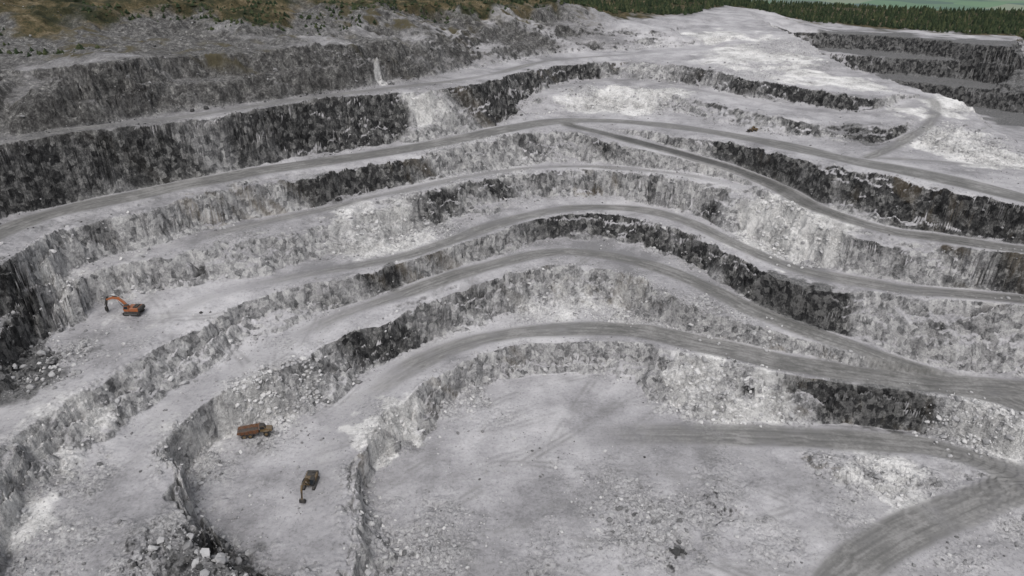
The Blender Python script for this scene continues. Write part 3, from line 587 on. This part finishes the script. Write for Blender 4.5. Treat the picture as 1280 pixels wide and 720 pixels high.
def truck(u,v,head):
    e=bpy.data.objects.new('articulated_dump_truck',None); scene.collection.objects.link(e)
    for i,x in enumerate((3.2,-1.3,-3.0)):
        for s in(-1,1): wheel(e,f'wheel_{i}_{"l" if s>0 else "r"}',x,s*1.2,.85,.85,.65)
    prism(e,'front_frame',[(1.4,.8),(4.6,.8),(4.7,1.4),(1.4,1.5)],-.75,.75,GRY)
    prism(e,'bonnet',[(3.0,1.4),(4.9,1.3),(5.0,1.9),(4.7,2.15),(3.0,2.4)],-1.0,1.0,YEL,.1)
    prism(e,'grille',[(4.98,1.35),(5.06,1.4),(5.06,1.85),(4.98,1.88)],-.8,.8,BLK,0)
    prism(e,'mudguard_left',[(2.3,1.75),(4.2,1.75),(4.0,1.9),(2.5,1.9)],1.0,1.55,YEL,.03); prism(e,'mudguard_right',[(2.3,1.75),(4.2,1.75),(4.0,1.9),(2.5,1.9)],-1.55,-1.0,YEL,.03)
    prism(e,'cab',[(1.5,1.5),(3.0,1.5),(3.15,2.3),(2.85,3.35),(1.55,3.4)],-.9,.9,YEL,.08)
    prism(e,'cab_side_glass',[(1.65,2.35),(2.95,2.35),(2.72,3.2),(1.7,3.2)],-.93,.93,GLS,0)
    prism(e,'windscreen',[(3.1,2.4),(3.2,2.4),(2.93,3.2),(2.85,3.2)],-.75,.75,GLS,0)
    prism(e,'cab_roof',[(1.5,3.41),(2.9,3.36),(2.9,3.48),(1.5,3.52)],-.92,.92,BLK,.02)
    rod(e,'articulation_joint',(.4,0,1.1),(1.6,0,1.1),.4,BLK)
    prism(e,'rear_frame',[(-4.2,.9),(.6,.9),(.6,1.35),(-4.2,1.35)],-.6,.6,GRY)
    prism(e,'body_floor',[(-4.9,1.9),(-3.6,1.4),(.7,1.4),(1.15,1.9),(1.1,2.0),(.6,1.52),(-3.55,1.52),(-4.9,2.02)],-1.4,1.4,BRNO,0)
    for s in(-1,1):
        bm=bmesh.new()
        P=[(-4.95,1.95),(-3.6,1.42),(.7,1.42),(1.2,2.0),(1.3,3.05),(-4.6,2.75)]
        A=[];B=[]
        for x,z in P:
            o_=1.25+.28*max(0,(z-1.4))/1.6
            A.append(bm.verts.new((x,s*o_,z)));B.append(bm.verts.new((x,s*(o_+.1),z)))
        bm.faces.new(A);bm.faces.new(B[::-1])
        for i in range(6): bm.faces.new((A[(i+1)%6],A[i],B[i],B[(i+1)%6]))
        bmesh.ops.recalc_face_normals(bm,faces=bm.faces); mkobj(f'body_side_{"l" if s>0 else "r"}',bm,RUST,e)
        for k in range(5): prism(e,f'body_rib_{s}_{k}',[(-3.9+k*1.1,1.5),(-3.75+k*1.1,1.5),(-3.75+k*1.1,2.8),(-3.9+k*1.1,2.8)],min(s*1.45,s*1.64),max(s*1.45,s*1.64),BRNO,0)
    prism(e,'headboard',[(1.15,1.9),(1.3,3.0),(1.7,3.45),(1.62,3.5),(1.18,3.08),(1.03,1.95)],-1.5,1.5,RUST,0)
    bm=bmesh.new(); bmesh.ops.create_grid(bm,x_segments=16,y_segments=10,size=1)
    for v_ in bm.verts:
        a,b=v_.co.x,v_.co.y; v_.co=Vector((-1.7+a*2.8,b*1.33,2.1+.45*math.cos(a*1.4)*math.cos(b*1.2)-.25+rng.uniform(-.1,.1)))
    mkobj('load',bm,BRN,e)
    place(e,u,v,head,1.08); return e
truck(320,545,14)
def loader(u,v,head):
    e=bpy.data.objects.new('wheel_loader',None); scene.collection.objects.link(e)
    for i,x in enumerate((1.6,-1.6)):
        for s in(-1,1): wheel(e,f'wheel_{i}_{"l" if s>0 else "r"}',x,s*1.1,.85,.85,.6)
    prism(e,'rear_body',[(-3.2,1.0),(-.3,1.0),(-.3,2.2),(-2.9,2.1),(-3.3,1.7)],-.95,.95,YEL,.08)
    prism(e,'cab',[(-.9,2.1),(.5,1.5),(.6,2.2),(.3,3.4),(-.9,3.4)],-.75,.75,YEL,.05); prism(e,'cab_glass',[(-.8,2.3),(.5,2.3),(.25,3.2),(-.8,3.2)],-.78,.78,GLS,0)
    prism(e,'front_frame',[(0,.8),(2.3,.8),(2.1,1.6),(.1,1.7)],-.6,.6,BLK)
    for s in(-.6,.5): prism(e,f'lift_arm_{s}',thick([(1.0,1.9),(2.3,1.5),(3.3,.6)],[.3,.4,.25]),s,s+.12,YEL,.02)
    prism(e,'bucket',[(3.2,1.2),(3.35,.25),(4.6,.12),(4.6,.22),(3.5,.4),(3.5,1.15),(4.0,1.5),(3.9,1.6)],-1.5,1.5,BLK,0)
    place(e,u,v,head,.8); return e
loader(941,165,200)
print('machines',time.time()-T0)

# ------------------------------------------------------------ light, sky, camera
wd_=bpy.data.worlds.new('World'); scene.world=wd_; wd_.use_nodes=True; nt=wd_.node_tree
sky=nt.nodes.new('ShaderNodeTexSky'); sky.sky_type='NISHITA'; sky.sun_disc=False
EL,AZ=54,182
sky.sun_elevation=math.radians(EL); sky.sun_rotation=math.radians(AZ); sky.dust_density=3; sky.air_density=1
hs=nt.nodes.new('ShaderNodeHueSaturation'); hs.inputs['Saturation'].default_value=.25
nt.links.new(sky.outputs[0],hs.inputs['Color']); nt.links.new(hs.outputs[0],nt.nodes['Background'].inputs[0]); nt.nodes['Background'].inputs[1].default_value=.15
sl=bpy.data.lights.new('overcast_sun','SUN'); sl.energy=1.45; sl.angle=math.radians(30); sl.color=(1,.975,.945)
so=bpy.data.objects.new('overcast_sun',sl); scene.collection.objects.link(so)
a=math.radians(AZ); d=Vector((math.sin(a)*math.cos(math.radians(EL)),math.cos(a)*math.cos(math.radians(EL)),math.sin(math.radians(EL))))
so.rotation_euler=d.to_track_quat('Z','Y').to_euler()
cam=bpy.data.cameras.new('drone_camera'); co=bpy.data.objects.new('drone_camera',cam); scene.collection.objects.link(co)
co.location=(0,0,H); co.rotation_euler=(math.radians(90)-PITCH,0,0); cam.sensor_width=36; cam.lens=36*F/1280; cam.clip_end=30000; cam.clip_start=1
scene.camera=co
print('done',time.time()-T0)
